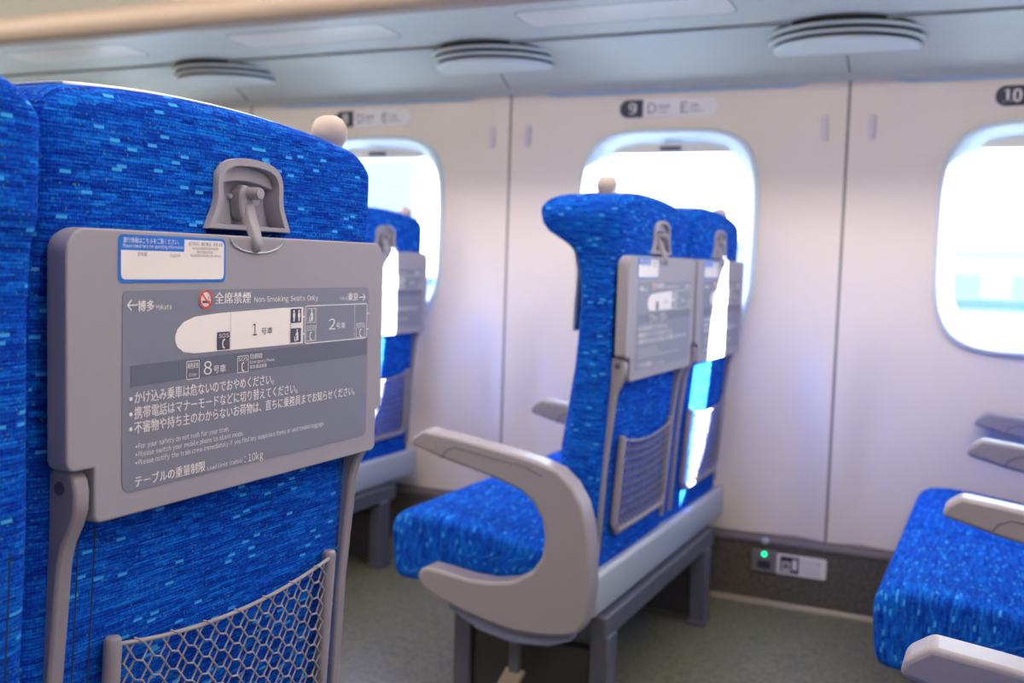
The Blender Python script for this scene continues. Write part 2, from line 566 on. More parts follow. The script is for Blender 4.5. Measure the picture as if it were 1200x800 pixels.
pn = 0
for side in ('right', 'left'):
    lo, hi = (-3, 2) if side == 'right' else (-3, 2)
    for k in range(-5, 4):
        px = SEAM0+k*PITCHX
        pn += 1
        if lo <= k <= hi:
            struct(build('wall_%s' % side, wall_panel(px, side), WALL, ang=50))
            window(px, side, pn)
            a, b = sorted(((WY if side == 'right' else AY)+(-0.004 if side == 'right' else 0.004), (WY if side == 'right' else AY)+(0.02 if side == 'right' else -0.02)))
            struct(build('groove_light_strip', MB().prism([(px+0.10, 1.5359), (px+0.16, 1.524), (px+0.88, 1.524), (px+0.94, 1.5359)], 'y', a, b), GROOVE_LIGHT, smooth=False))  # bluish groove light painted as a coloured strip
        else:
            yb = WY if side == 'right' else AY
            struct(build('wall_%s' % side, MB().box((px+0.004, min(yb, yb+(0.02 if side == 'right' else -0.02)), ZS), (px+PITCHX-0.004, max(yb, yb+(0.02 if side == 'right' else -0.02)), ZT)), WALL, smooth=False))
    yb, sg = (WY, 1) if side == 'right' else (AY, -1)
    for k in range(-5, 5):
        px = SEAM0+k*PITCHX
        a, b = sorted((yb+sg*0.001, yb+sg*0.07))
        struct(build('trim_1', MB().box((px-0.013, a, ZS), (px+0.013, b, ZT)), SEAM, smooth=False))
    a, b = sorted((yb-sg*0.004, yb+sg*0.05))
    struct(build('baseboard_%s' % side, MB().box((XL, a, FZ), (XR, b, ZS-0.022)), SKIRT, smooth=False))
    a, b = sorted((yb-sg*0.009, yb+sg*0.05))
    struct(build('trim_2', MB().box((XL, a, ZS-0.022), (XR, b, ZS-0.007)), TRIMM, bevel=0.003))
    a, b = sorted((yb-sg*0.002, yb+sg*0.08))
    struct(build('trim_3', MB().box((XL, a, ZS-0.0075), (XR, b, ZS+0.006)), SEAM, smooth=False))
    # rounded metal cove where the floor runs up to the skirting
    pts = [(yb, FZ), (yb-sg*0.020, FZ), (yb-sg*0.017, FZ+0.002), (yb-sg*0.010, FZ+0.006), (yb-sg*0.0065, FZ+0.012), (yb, FZ+0.013)]
    struct(build('trim_4', MB().prism(pts, 'x', XL, XR), COVE))
    # luggage rack, a continuous moulding above the windows
    m_ = lambda y: y if side == 'right' else (WY+AY)-y
    under = [(3.10, 1.536), (3.058, 1.536), (3.045, 1.556), (2.985, 1.590), (2.925, 1.622), (2.895, 1.634), (2.80, 1.649), (2.60, 1.664), (2.505, 1.671)]
    nose = [(2.480, 1.676), (2.462, 1.690), (2.456, 1.712), (2.458, 1.730), (2.468, 1.752), (2.490, 1.765), (2.53, 1.768)]
    top = [(2.95, 1.72), (3.00, 1.74), (3.00, CEIL_Z), (3.10, CEIL_Z)]
    rk = struct(build('ceiling_soffit', MB().prism([(m_(y), z) for y, z in under+[(2.505, 1.70), (2.53, 1.71), (2.95, 1.70), (3.00, 1.74), (3.00, CEIL_Z), (3.10, CEIL_Z)]], 'x', XL, XR), RACK, ang=22))
    struct(build('trim_5', MB().prism([(m_(y), z) for y, z in [(2.5049, 1.671)]+nose+[(2.53, 1.7101), (2.5049, 1.7001)]], 'x', XL, XR), NOSE, ang=50))
    struct(build('trim_6', MB().box((XL, min(m_(2.806), m_(2.803)), 1.640), (XR, max(m_(2.806), m_(2.803)), 1.6484)), JOINT, smooth=False))
    for k in range(-4, 4):       # soffit joints over the seams
        px = SEAM0+k*PITCHX
        struct(build('trim_7', MB().prism([(m_(3.0445), 1.5565), (m_(2.9845), 1.5905), (m_(2.9845), 1.5885), (m_(3.0445), 1.5545)], 'x', px-0.003, px+0.003), SEAM, smooth=False))

# lamps the car has: two warm strips in the ceiling
for i, y in enumerate((0.72, 1.92)):
    t = empty('ceiling_light', (SEAM0, y, CEIL_Z), 'long warm ceiling light strip on the %s side of the aisle ceiling' % ('camera' if i == 0 else 'window sign'), 'light')
    build('diffuser', MB().box((-4.8, -0.09, -0.030), (3.8, 0.09, -0.012)), TUBE, t, smooth=False)
    build('housing', MB().box((-4.85, -0.11, -0.012), (3.85, 0.11, 0.0)), CEIL, t, smooth=False)

# ------------------------------------------------------------------ outside
struct(build('ground', MB().box((-160, 3.6, -1.4), (60, 200, -1.2)), GROUND, smooth=False))
pw = MB().box((-80, 11.0, -1.2), (40, 11.25, 0.70))
pr = build('parapet', pw, CONC, smooth=False)
tag(pr, 'pale concrete parapet wall beyond the windows', 'wall')
build('rail', MB().box((-80, 10.96, 0.70), (40, 11.27, 0.80)), RAILM, pr, smooth=False)
BW = buildingmat('pale_facade', (0.34, 0.35, 0.36), (0.17, 0.22, 0.28))
BW2 = buildingmat('white_facade', (0.40, 0.41, 0.42), (0.18, 0.23, 0.30))
def block(x, y, wx, dy, h, m, label):
    b = build('building', MB().box((-wx/2, -dy/2, 0), (wx/2, dy/2, h)), m, None, smooth=False)
    b.location = (x, y, -1.2)
    tag(b, label, 'building')
    r = MB().box((-wx/2-0.2, -dy/2-0.2, h), (wx/2+0.2, dy/2+0.2, h+0.4)).box((-wx*0.2, -dy*0.2, h+0.4), (wx*0.15, dy*0.2, h+2.2))
    build('roof', r, CONC, b, smooth=False)
block(-23, 34, 12, 10, 7.0, BW2, 'tallest pale city block behind the window under the row 8 sign')
block(-35.5, 40, 9, 10, 5.2, BW, 'lower pale block left of the tall one behind the row 8 window')
block(-30, 70, 40, 10, 3.6, BW, 'long low hazy block along the horizon behind the row 8 and 9 windows')
block(9, 62, 30, 10, 3.4, BW, 'low hazy block on the horizon behind the row 10 window')

# ------------------------------------------------------------------ seats
W_ = 0.515          # seat width
EDGE = 0.0035        # gap each side of a backrest
OX, OY, OZ = -0.90, W_/2, FZ
OFF = (OX, OY, OZ)
def lerp_tab(tab, z):
    if z <= tab[0][0]: return tab[0][1]
    for (a, va), (b, vb) in zip(tab, tab[1:]):
        if z <= b: return va+(vb-va)*(z-a)/(b-a)
    return tab[-1][1]
XB = [(0.36, -0.700), (0.45, -0.694), (0.63, -0.683), (0.77, -0.674), (0.95, -0.672), (1.005, -0.668), (1.03, -0.659), (1.10, -0.657), (1.16, -0.660)]
LATCH_Y, LATCH_Z = 0.262, 1.034
LATCH_MID = [(-0.060, -0.006), (-0.048, 0.028), (-0.049, 0.049), (-0.043, 0.061), (-0.030, 0.0675), (0.0, 0.0705), (0.030, 0.0675), (0.043, 0.061), (0.049, 0.049), (0.048, 0.028), (0.060, -0.006)]
def in_poly(p, q):
    c = False
    for (x0, y0), (x1, y1) in zip(q, q[1:]+q[:1]):
        if (y0 > p[1]) != (y1 > p[1]) and p[0] < (x1-x0)*(p[1]-y0)/(y1-y0)+x0: c = not c
    return c
XS = [(0.36, -0.772), (0.46, -0.770), (0.58, -0.765), (0.71, -0.757), (0.85, -0.747), (0.94, -0.744), (0.985, -0.747), (1.015, -0.753), (1.035, -0.764), (1.048, -0.778), (1.06, -0.800), (1.073, -0.822), (1.09, -0.837), (1.11, -0.842), (1.13, -0.842), (1.16, -0.838)]
XC = [(0.36, -0.76), (0.50, -0.79), (0.62, -0.80), (0.80, -0.772), (0.95, -0.762), (1.05, -0.772), (1.16, -0.776)]

def backrest_mesh():
    nu = 84
    us = [0.5-0.5*math.cos(PI*i/nu) for i in range(nu+1)]
    us = [0.6*u+0.4*i/nu for i, u in enumerate(us)]
    zb = 0.365
    vs_ = [i/110 for i in range(111)]
    R = 0.042
    def ztop(u):
        d = min(u, 1-u)*(W_-2*EDGE)
        z = 1.160-0.07*(u-0.40)**2*(1.0 if u > 0.40 else 1.3)
        if d < R: z -= R-math.sqrt(max(0, R*R-(R-d)**2))
        return z
    r = 0.022
    F, B = [], []
    for j, v in enumerate(vs_):
        v2 = 1-(1-v)**1.35
        rf, rb = [], []
        for u in us:
            zt = ztop(u)
            z = zb+v2*(zt-zb)
            y = EDGE+u*(W_-2*EDGE)
            d = min(y-EDGE, W_-EDGE-y, zt-z)
            d = max(0.0, d)
            q = 0.0 if d >= r else r-math.sqrt(max(0.0, r*r-(r-d)**2))
            sw = min(1.0, min(y-EDGE, W_-EDGE-y)/0.075)
            sw = sw*sw*(3-2*sw)
            xf = lerp_tab(XS, z)*(1-sw)+lerp_tab(XC, z)*sw
            bul = 0.006*(1-(2*u-1)**4)
            xb = lerp_tab(XB, z)-q-0.006+bul
            if in_poly((y-LATCH_Y, z-LATCH_Z), LATCH_MID): xb = min(xb, -0.680)
            rb.append((xb, y, z))
            q2 = q*0.6
            rf.append((xf+q2, y, z))
        F.append(rf)
        B.append(rb)
    mb = MB()
    n = nu+1
    nv = len(vs_)
    va = [p for row in B for p in row]+[p for row in F for p in row]
    o = n*nv
    fs = []
    for j in range(nv-1):
        for i in range(nu):
            fs.append((j*n+i, j*n+i+1, (j+1)*n+i+1, (j+1)*n+i))
            fs.append((o+j*n+i, o+(j+1)*n+i, o+(j+1)*n+i+1, o+j*n+i+1))
        fs.append((j*n, (j+1)*n, o+(j+1)*n, o+j*n))
        fs.append((j*n+nu, o+j*n+nu, o+(j+1)*n+nu, (j+1)*n+nu))
    for i in range(nu):
        fs.append(((nv-1)*n+i, (nv-1)*n+i+1, o+(nv-1)*n+i+1, o+(nv-1)*n+i))
        fs.append((i, o+i, o+i+1, i+1))
    mb.add(va, fs)
    return mb, ztop

TF = -0.645                 # rear face of the tray
def PT(d): return lambda u, v: (TF+d, u+0.005, v+0.005)
def plate(mb, poly, d, t=0.0003): return mb.prism([(a+0.005, b+0.005) for a, b in poly], 'x', TF+d-t, TF+d)
def frame_line(mb, x0, y0, x1, y1, wd, d, r=0.002):
    o_ = rrect(x0, y0, x1, y1, r, 4)
    i_ = rrect(x0+wd, y0+wd, x1-wd, y1-wd, max(0.0003, r-wd), 4)
    P = PT(d)
    return mb.ringloft([[P(*p) for p in o_], [P(*p) for p in i_]])

def stroke(mb, pts, wd, P):
    for (a, b), (c, d) in zip(pts, pts[1:]):
        L = math.hypot(c-a, d-b)
        nx, ny = -(d-b)/L*wd/2, (c-a)/L*wd/2
        mb.add([P(a+nx, b+ny), P(a-nx, b-ny), P(c-nx, d-ny), P(c+nx, d+ny)], [(0, 1, 2, 3)])

def tray(parent):
    y0, y1, zb, zt, n_, zn = 0.018, 0.508, 0.770, 1.028, 0.030, 0.820
    poly = rrect(y0, zn, y1, zt, [0.022, 0.022, 0.010, 0.010], 6)
    k = [i for i in range(len(poly)) if True]
    left = rrect(y0+n_, zb, y1-0.012, zn+0.02, [0.001, 0.001, 0.008, 0.008], 5)
    # outline: round the upper block, step in at the hinges, rounded lower corners
    up_ = poly[0:14]                                   # upper right and upper left corners
    ll = poly[14:21]                                   # lower left corner of the upper block
    out = up_+ll+[(y0+n_, zn)]+left[12:18]+left[18:24]+[(y1-0.012, zn)]+poly[21:28]
    o = build('tray_table', MB().prism(out, 'x', TF-0.024, TF), GREY, parent, off=OFF, bevel=0.0035, seg=3)
    # finger dip at the top centre: shade as a darker plate, lit edge as a pale tube
    cy = 0.262
    mb = MB().prism([(a, zt-0.004+(b-zt)*0.32) for a, b in sector(cy, zt, 0.040, 180, 360)], 'x', TF-0.001, TF+0.0006)
    build('finger_dip_shade', mb, ARMG, o, off=OFF, smooth=False)
    mb = MB().tube([(TF+0.0008, cy+0.041*math.cos(a), zt-0.0035+0.0135*math.sin(a)) for a in [PI+PI*i/24 for i in range(25)]], 0.0012, 5)
    build('dip_lit_edge', mb, BASEG, o, off=OFF)
    # notice panel with its print
    d = 0.0006
    build('notice_panel', plate(MB(), rrect(0.0735, 0.786, 0.469, 0.9690, [0.006, 0.006, 0.010, 0.010], 5), d), PANELG, o, off=OFF, smooth=False)
    mb = MB()
    plate(mb, [(0.083, 0.882), (0.1425, 0.883), (0.1425, 0.9025), (0.083, 0.9015)], d+0.0003)
    plate(mb, [(0.1435, 0.883), (0.467, 0.886), (0.467, 0.907), (0.1435, 0.9025)], d+0.0003)
    build('notice_band', mb, BANDG, o, off=OFF, smooth=False)
    P = PT(d+0.0008)
    P2 = PT(d+0.0012)
    mb = MB()
    T = lambda *a: text(mb, *a, P)
    text(mb, '博多', 0.091, 0.951, 0.020, 0.0085, P, 0.0003)
    T('Hakata', 0.1135, 0.951, 0.0195, 0.0048)
    text(mb, '全席禁煙', 0.1925, 0.9555, 0.0545, 0.0100, P, 0.0003)
    T('Non-Smoking Seats Only', 0.2525, 0.9552, 0.1115, 0.0055)
    T('Tokyo', 0.407, 0.9546, 0.0155, 0.0036)
    text(mb, '東京', 0.4235, 0.9540, 0.0215, 0.0080, P, 0.0003)
    stroke(mb, [(0.079, 0.956), (0.0905, 0.956)], 0.0012, P)
    stroke(mb, [(0.0835, 0.9607), (0.0787, 0.956), (0.0835, 0.9513)], 0.0012, P)
    stroke(mb, [(0.447, 0.957), (0.460, 0.957)], 0.0012, P)
    stroke(mb, [(0.4555, 0.9612), (0.4604, 0.957), (0.4555, 0.9528)], 0.0012, P)
    frame_line(mb, 0.3395, 0.9065, 0.4655, 0.9495, 0.0011, d+0.0008, 0.004)
    for zz in (0.937, 0.918): stroke(mb, [(0.3365, zz), (0.3395, zz)], 0.0014, P); stroke(mb, [(0.4655, zz), (0.469, zz)], 0.0014, P)
    stroke(mb, [(0.361, 0.908), (0.361, 0.948)], 0.0005, P)
    stroke(mb, [(0.438, 0.908), (0.438, 0.948)], 0.0005, P)
    T('2', 0.386, 0.9205, 0.0125, 0.0125)
    T('号車', 0.4005, 0.9215, 0.0185, 0.0062)
    def phone(x, z, h):          # handset arc
        stroke(mb, [(x+h*0.22, z+h*0.5), (x-h*0.08, z+h*0.40), (x-h*0.17, z), (x-h*0.08, z-h*0.40), (x+h*0.22, z-h*0.5)], h*0.17, P)
    for (x0, z0, x1, z1) in ((0.3425, 0.9095, 0.3595, 0.9265), (0.442, 0.9085, 0.4605, 0.9255)):
        frame_line(mb, x0, z0, x1, z1, 0.0006, d+0.0008, 0.001)
        T('SOS', x0+0.002, z1-0.0055, x1-x0-0.004, 0.0038)
        phone((x0+x1)/2, z0+0.0055, 0.0085)
    def bin_person(x, z, h, P_):
        stroke(mb, [(x-h*0.05, z+h*0.42), (x+h*0.10, z+h*0.42)], h*0.16, P_)
        stroke(mb, [(x+h*0.02, z+h*0.30), (x+h*0.12, z), (x+h*0.10, z-h*0.45)], h*0.20, P_)
        stroke(mb, [(x+h*0.05, z+h*0.22), (x-h*0.18, z-h*0.02)], h*0.12, P_)
        stroke(mb, [(x-h*0.32, z-h*0.08), (x-h*0.28, z-h*0.45), (x-h*0.08, z-h*0.45), (x-h*0.04, z-h*0.08)], h*0.09, P_)
    frame_line(mb, 0.3425, 0.930, 0.3595, 0.946, 0.0006, d+0.0008, 0.001)
    bin_person(0.352, 0.938, 0.013, P)
    T('8', 0.1775, 0.8855, 0.0115, 0.0130)
    T('号車', 0.1915, 0.8865, 0.0180, 0.0068)
    frame_line(mb, 0.1535, 0.8825, 0.1715, 0.9005, 0.0007, d+0.0008, 0.0012)
    T('乗務員室', 0.155, 0.8935, 0.015, 0.0048)
    T('Crew', 0.1575, 0.8855, 0.010, 0.0032)
    frame_line(mb, 0.227, 0.883, 0.2445, 0.9005, 0.0007, d+0.0008, 0.0012)
    T('SOS', 0.2285, 0.8950, 0.0145, 0.0038)
    phone(0.2355, 0.8890, 0.0088)
    T('緊急通報装置', 0.247, 0.8965, 0.0195, 0.0046)
    T('Emergency Phone', 0.247, 0.8915, 0.0400, 0.0030)
    T('緊急通话装置', 0.247, 0.8862, 0.0270, 0.0034)
    for s_, z, y1_ in (('かけ込み乗車は危ないのでおやめください。', 0.8675, 0.286), ('携帯電話はマナーモードなどに切り替えてください。', 0.8535, 0.328), ('不審物や持ち主のわからないお荷物は、直ちに乗務員までお知らせください。', 0.8400, 0.441)):
        text(mb, s_, 0.0875, z, y1_-0.0875, 0.0098, P, 0.00015)
        plate(mb, sector(0.0832, z+0.004, 0.0019, 0, 340, 10), d+0.0008)
    for s_, z, y1_ in (('For your safety do not rush for your train.', 0.8250, 0.2155), ('Please switch your mobile phone to silent mode.', 0.8175, 0.2375), ('Please notify the train crew immediately if you find any suspicious items or unattended baggage.', 0.8100, 0.3800)):
        T(s_, 0.0925, z, y1_-0.0925, 0.0046)
        plate(mb, sector(0.0900, z+0.0021, 0.0009, 0, 330, 8), d+0.0008)
    text(mb, 'テーブルの重量制限', 0.0885, 0.7905, 0.0920, 0.0090, P, 0.0002)
    T('Load limit (table)', 0.184, 0.7895, 0.0530, 0.0042)
    T(': 10kg', 0.240, 0.7885, 0.0300, 0.0078)
    # white plan of car 1, round-nosed to the left
    car = [(0.337, 0.9075), (0.337, 0.9480), (0.300, 0.9480), (0.200, 0.9455), (0.165, 0.943), (0.150, 0.9385), (0.1415, 0.932), (0.1385, 0.926), (0.1385, 0.921), (0.1415, 0.915), (0.150, 0.9095), (0.165, 0.9075)]
    plate(mb, car, d+0.0006)
    lt = build('notice_lettering', mb, INK, o, off=OFF, smooth=False)
    lt['label'] = 'white lettering, arrows and car plans'
    # dark print on the white car plan
    mb = MB()
    T2 = lambda *a: text(mb, *a, P2)
    T2('1', 0.250, 0.9205, 0.0070, 0.0125)
    T2('号車', 0.264, 0.9215, 0.0185, 0.0062)
    stroke(mb, [(0.2155, 0.908), (0.2155, 0.9455)], 0.0004, P2)
    stroke(mb, [(0.3135, 0.908), (0.3135, 0.9475)], 0.0004, P2)
    for (x0, z0, x1, z1) in ((0.196, 0.9085, 0.2145, 0.9265), (0.3145, 0.931, 0.3325, 0.9465), (0.3145, 0.9095, 0.3325, 0.925)):
        plate(mb, rrect(x0, z0, x1, z1, 0.001, 3), d+0.0012)
    build('plan_lettering', mb, DINK, o, off=OFF, smooth=False)
    mb = MB()
    P3 = PT(d+0.0016)
    P = P3
    text(mb, 'SOS', 0.1978, 0.9208, 0.0148, 0.0040, P3)
    phone(0.205, 0.9146, 0.0088)
    for x in (0.319, 0.328):
        plate(mb, sector(x, 0.9438, 0.0014, 0, 330, 8), d+0.0016)
        stroke(mb, [(x, 0.942), (x, 0.937)], 0.0042, P3)
        stroke(mb, [(x, 0.937), (x, 0.9325)], 0.0026, P3)
    bin_person(0.3245, 0.9172, 0.013, P3)
    build('plan_symbols', mb, INK, o, off=OFF, smooth=False)
    # no-smoking sign
    mb = MB()
    plate(mb, sector(0.1795, 0.9595, 0.0092, 0, 355, 32), d+0.0006)
    build('no_smoking_disc', mb, INK, o, off=OFF, smooth=False)
    mb = MB()
    a_ = [2*PI*i/40 for i in range(40)]
    mb.ringloft([[P2(0.1795+0.0092*math.cos(t), 0.9595+0.0092*math.sin(t)) for t in a_], [P2(0.1795+0.0072*math.cos(t), 0.9595+0.0072*math.sin(t)) for t in a_]])
    stroke(mb, [(0.1735, 0.9655), (0.1855, 0.9535)], 0.0018, P2)
    build('no_smoking_ring', mb, RED, o, off=OFF, smooth=False)
    mb = MB()
    PD = PT(d+0.0010)
    stroke(mb, [(0.1745, 0.957), (0.182, 0.957)], 0.0022, PD)
    stroke(mb, [(0.183, 0.957), (0.185, 0.957)], 0.0022, PD)
    stroke(mb, [(0.1842, 0.9595), (0.1825, 0.961), (0.1842, 0.963)], 0.0008, PD)
    build('no_smoking_cigarette', mb, DINK, o, off=OFF, smooth=False)
    # blue-edged information sticker; its code squares are left blank
    build('information_sticker', plate(MB(), rrect(0.0685, 0.9760, 0.2085, 1.0190, 0.0055, 5), d), STBLUE, o, off=OFF, smooth=False)
    mb = plate(MB(), [(0.0715, 0.9835), (0.0725, 0.9805), (0.0755, 0.9790), (0.2015, 0.9790), (0.2045, 0.9805), (0.2055, 0.9835), (0.2055, 1.0130), (0.2040, 1.0155), (0.2010, 1.0165), (0.1500, 1.0165), (0.1500, 1.0050), (0.0715, 1.0050)], d+0.0004)
    build('sticker_field', mb, STWHITE, o, off=OFF, smooth=False)
    mb = MB()
    text(mb, '運行情報はこちらをご覧ください。', 0.0730, 1.0120, 0.0690, 0.0042, P2)
    text(mb, 'Please check here for operating information.', 0.0730, 1.0075, 0.0755, 0.0030, P2)
    build('sticker_heading', mb, STWHITE, o, off=OFF, smooth=False)
    mb = MB()
    text(mb, '日本語', 0.0905, 1.0003, 0.0110, 0.0032, P2)
    text(mb, 'English', 0.1310, 1.0000, 0.0125, 0.0028, P2)
    text(mb, '运行状况、運行情況、운행 상황', 0.1545, 1.0115, 0.0480, 0.0032, P2)
    text(mb, 'สถานการณ์การเดินรถไฟ', 0.1600, 1.0075, 0.0360, 0.0026, P2)
    text(mb, 'Betriebsstatus', 0.1665, 1.0042, 0.0220, 0.0024, P2)
    text(mb, 'Situation actuelle du service', 0.1575, 1.0008, 0.0430, 0.0024, P2)
    build('sticker_lettering', mb, DINK, o, off=OFF, smooth=False)
    return o

def latch(parent):
    cy, zb = 0.262, 1.034
    outer = [(-0.066, 0.0), (-0.052, 0.028), (-0.053, 0.050), (-0.047, 0.064), (-0.032, 0.0715), (0.0, 0.0745), (0.032, 0.0715), (0.047, 0.064), (0.053, 0.050), (0.052, 0.028), (0.066, 0.0)]
    inner = [(-0.054, 0.005), (-0.043, 0.028), (-0.044, 0.050), (-0.039, 0.0585), (-0.027, 0.064), (0.0, 0.0665), (0.027, 0.064), (0.039, 0.0585), (0.044, 0.050), (0.043, 0.028), (0.054, 0.005)]
    P = lambda q, x: [(x, cy+a, zb+b) for a, b in q]
    def rnd(q):      # round the arch, keep the square feet
        for _ in range(2):
            n_ = [q[0]]
            for (a0, b0), (a1, b1) in zip(q, q[1:]): n_ += [(a0*.78+a1*.22, b0*.78+b1*.22), (a0*.22+a1*.78, b0*.22+b1*.78)]
            q = n_+[q[-1]]
        return q
    outer, inner = rnd(outer), rnd(inner)
    x1, x0 = -0.6515, -0.680
    mb = MB().ringloft([P(outer, x0), P(outer, x1-0.002), P([(a*0.98, b*0.985+0.0006) for a, b in outer], x1), P([(a*1.02, b*1.01-0.0003) for a, b in inner], x1), P(inner, x1-0.002), P(inner, -0.674)], closed=True)
    o = build('tray_latch', mb, GREY, parent, off=OFF, ang=35)
    build('latch_backplate', MB().prism([(cy+a, zb+b) for a, b in inner], 'x', -0.679, -0.672), GREY, o, off=OFF, smooth=False)
    shelf = [(-0.0435+0.087*i/12, 0.045+0.006*math.sin(PI*i/12)) for i in range(13)]+[(0.043, 0.052), (0.037, 0.0595), (0.025, 0.064), (0.0, 0.0663), (-0.025, 0.064), (-0.037, 0.0595), (-0.043, 0.052)]
    build('latch_hood', MB().prism([(cy+a, zb+b) for a, b in shelf], 'x', -0.6719, -0.660), GREY, o, off=OFF, bevel=0.001)
    for s_ in (-1, 1): build('latch_plug', MB().lathe([(0.0, 0.0), (0.0065, 0.0), (0.0065, 0.0006), (0.0058, 0.001), (0.0, 0.001)], (-0.6719, cy+s_*0.030, zb+0.034), 20, 'x'), BASEG, o, off=OFF)
    build('latch_pin', MB().lathe([(0.0, 0), (0.0028, 0.0), (0.0024, 0.004), (0.0, 0.005)], (-0.6719, cy-0.014, zb+0.035), 14, 'x'), BASEG, o, off=OFF)
    # turning lever: pivot plate, and a tongue that comes forward over the tray's edge
    lev = smoothpoly([(-0.011, 0.018), (-0.012, 0.040), (-0.006, 0.047), (0.004, 0.047), (0.007, 0.040), (0.008, 0.020), (0.006, 0.010), (-0.004, 0.009)], 2)
    build('latch_lever', MB().prism([(cy+a, zb+b) for a, b in lev], 'x', -0.6719, -0.6575), GREY, o, off=OFF, bevel=0.002, seg=2)
    rings = []
    for z, w0, w1, xa, xb in ((0.028, -0.003, 0.009, -0.664, -0.655), (0.019, -0.005, 0.009, -0.664, -0.6525), (0.010, -0.006, 0.0085, -0.660, -0.649), (0.000, -0.0085, 0.0055, -0.652, -0.643), (-0.012, -0.0095, 0.0025, -0.6447, -0.6375), (-0.020, -0.0085, 0.000, -0.6447, -0.638), (-0.0225, -0.0065, -0.002, -0.6447, -0.641)):
        rings.append([(xa, cy+w0, zb+z), (xb-0.002, cy+w0, zb+z), (xb, cy+w0+0.002, zb+z), (xb, cy+w1-0.002, zb+z), (xb-0.002, cy+w1, zb+z), (xa, cy+w1, zb+z)])
    build('latch_tongue', MB().ringloft(rings, True, True), GREY, o, off=OFF, ang=50)
    build('latch_knob', MB().lathe([(0.0, 0), (0.0066, 0), (0.0066, 0.012), (0.0058, 0.0145), (0.0, 0.015)], (-0.6574, cy+0.003, zb+0.0385), 28, 'x'), GREY, o, off=OFF)
    return o

def net_pocket(parent):
    r = 0.0085
    yl, yr = 0.095, 0.440
    xt, xb = -0.672, -0.684
    zt, zb = 0.648, 0.442
    yb_in = 0.012
    mb = MB()
    for y, s_ in ((yl, 1), (yr, -1)):
        mb.tube([(xt, y, zt+0.002), (xt, y, zt), (xt, y, zt-0.004), (xb, y+s_*0.0, zb+0.02), (xb, y+s_*0.005, zb+0.006), (xb, y+s_*0.02, zb)], [r*0.72, r*0.9, r, r, r, r*0.9], 14)
    mb.tube([(xb, yl+0.02, zb), (xb, (yl+yr)/2, zb-0.001), (xb, yr-0.02, zb)], r*0.9, 12)
    o = build('net_pocket', mb, ARMG, parent, off=OFF, ang=60)
    o['label'] = 'grey frame of the magazine net'
    # knotted net: hexagonal mesh of cords, top rope sagging between the posts
    nb = MB()
    ya, yz = yl+0.006, yr-0.006
    def top(y):
        t = (y-ya)/(yz-ya)
        return zt-0.006-0.017*4*t*(1-t)
    def net(t, s_):
        """t across 0..1, s_ from top 0 to bottom 1"""
        y = ya+(yz-ya)*t
        z1 = top(y)
        z = z1+(zb-z1)*s_
        x = xt+(xb-xt)*s_ + 0.004
        return (x, y, z)
    NC, NR = 7, 10.0
    rc = 0.0010
    rope = [net(i/30, 0) for i in range(31)]
    nb.tube(rope, 0.0022, 7)
    for sgn in (1, -1):
        for k in range(-16, 32):
            pts = []
            # path: moves one half-cell across per row, with a flat run at each knot
            for j in range(0, int(NR)*1+1):
                c = k+sgn*j
                t0, s0 = c/(2.0*NC), j/NR
                fl = 0.20/(2*NC)
                for dt in (-fl, fl):
                    tt = t0+sgn*dt
                    if -0.001 <= tt <= 1.001:
                        p = net(max(0, min(1, tt)), s0)
                        pts.append((p[0]+0.0008*sgn, p[1], p[2]+0.0011*sgn*(1 if dt < 0 else -1)))
                    else:
                        if len(pts) >= 2: nb.tube(pts, rc, 5)
                        pts = []
            if len(pts) >= 2: nb.tube(pts, rc, 5)
    # wrapped cord around the top rope
    for c in range(1, 2*NC, 2):
        p = net(c/(2.0*NC), 0)
        a = net((c-0.30)/(2.0*NC), 0)
        b = net((c+0.30)/(2.0*NC), 0)
        nb.tube([(a[0], a[1], a[2]+0.004), (p[0]+0.003, p[1], p[2]+0.0005), (b[0], b[1], b[2]-0.004)], rc, 5)
    build('net', nb, CORD, o, off=OFF)
    return o

def tray_arms(parent):
    for s_ in (0, 1):
        fy = (lambda y: y) if s_ == 0 else (lambda y: W_-y+0.008)
        prof = [(-0.674, 0.8195), (-0.658, 0.8185), (-0.650, 0.812), (-0.647, 0.800), (-0.648, 0.784), (-0.653, 0.770), (-0.663, 0.752), (-0.668, 0.733), (-0.682, 0.60), (-0.694, 0.395), (-0.714, 0.395), (-0.706, 0.60), (-0.697, 0.735), (-0.692, 0.775), (-0.689, 0.800), (-0.684, 0.813)]
        a, b = sorted((fy(0.029), fy(0.046)))
        o = build('tray_arm', MB().prism(prof, 'y', a, b), ARMG, parent, off=OFF, bevel=0.003, seg=2)
        side = fy(0.029)
        d = -1 if s_ == 0 else 1
        build('pivot_screw', MB().lathe([(0, -0.001), (0.006, -0.001), (0.006, 0.0015*d), (0.004, 0.0015*d), (0.004, 0.0005*d), (0, 0.0005*d)], (-0.665, side, 0.803), 20, 'y'), DGREY, o, off=OFF)

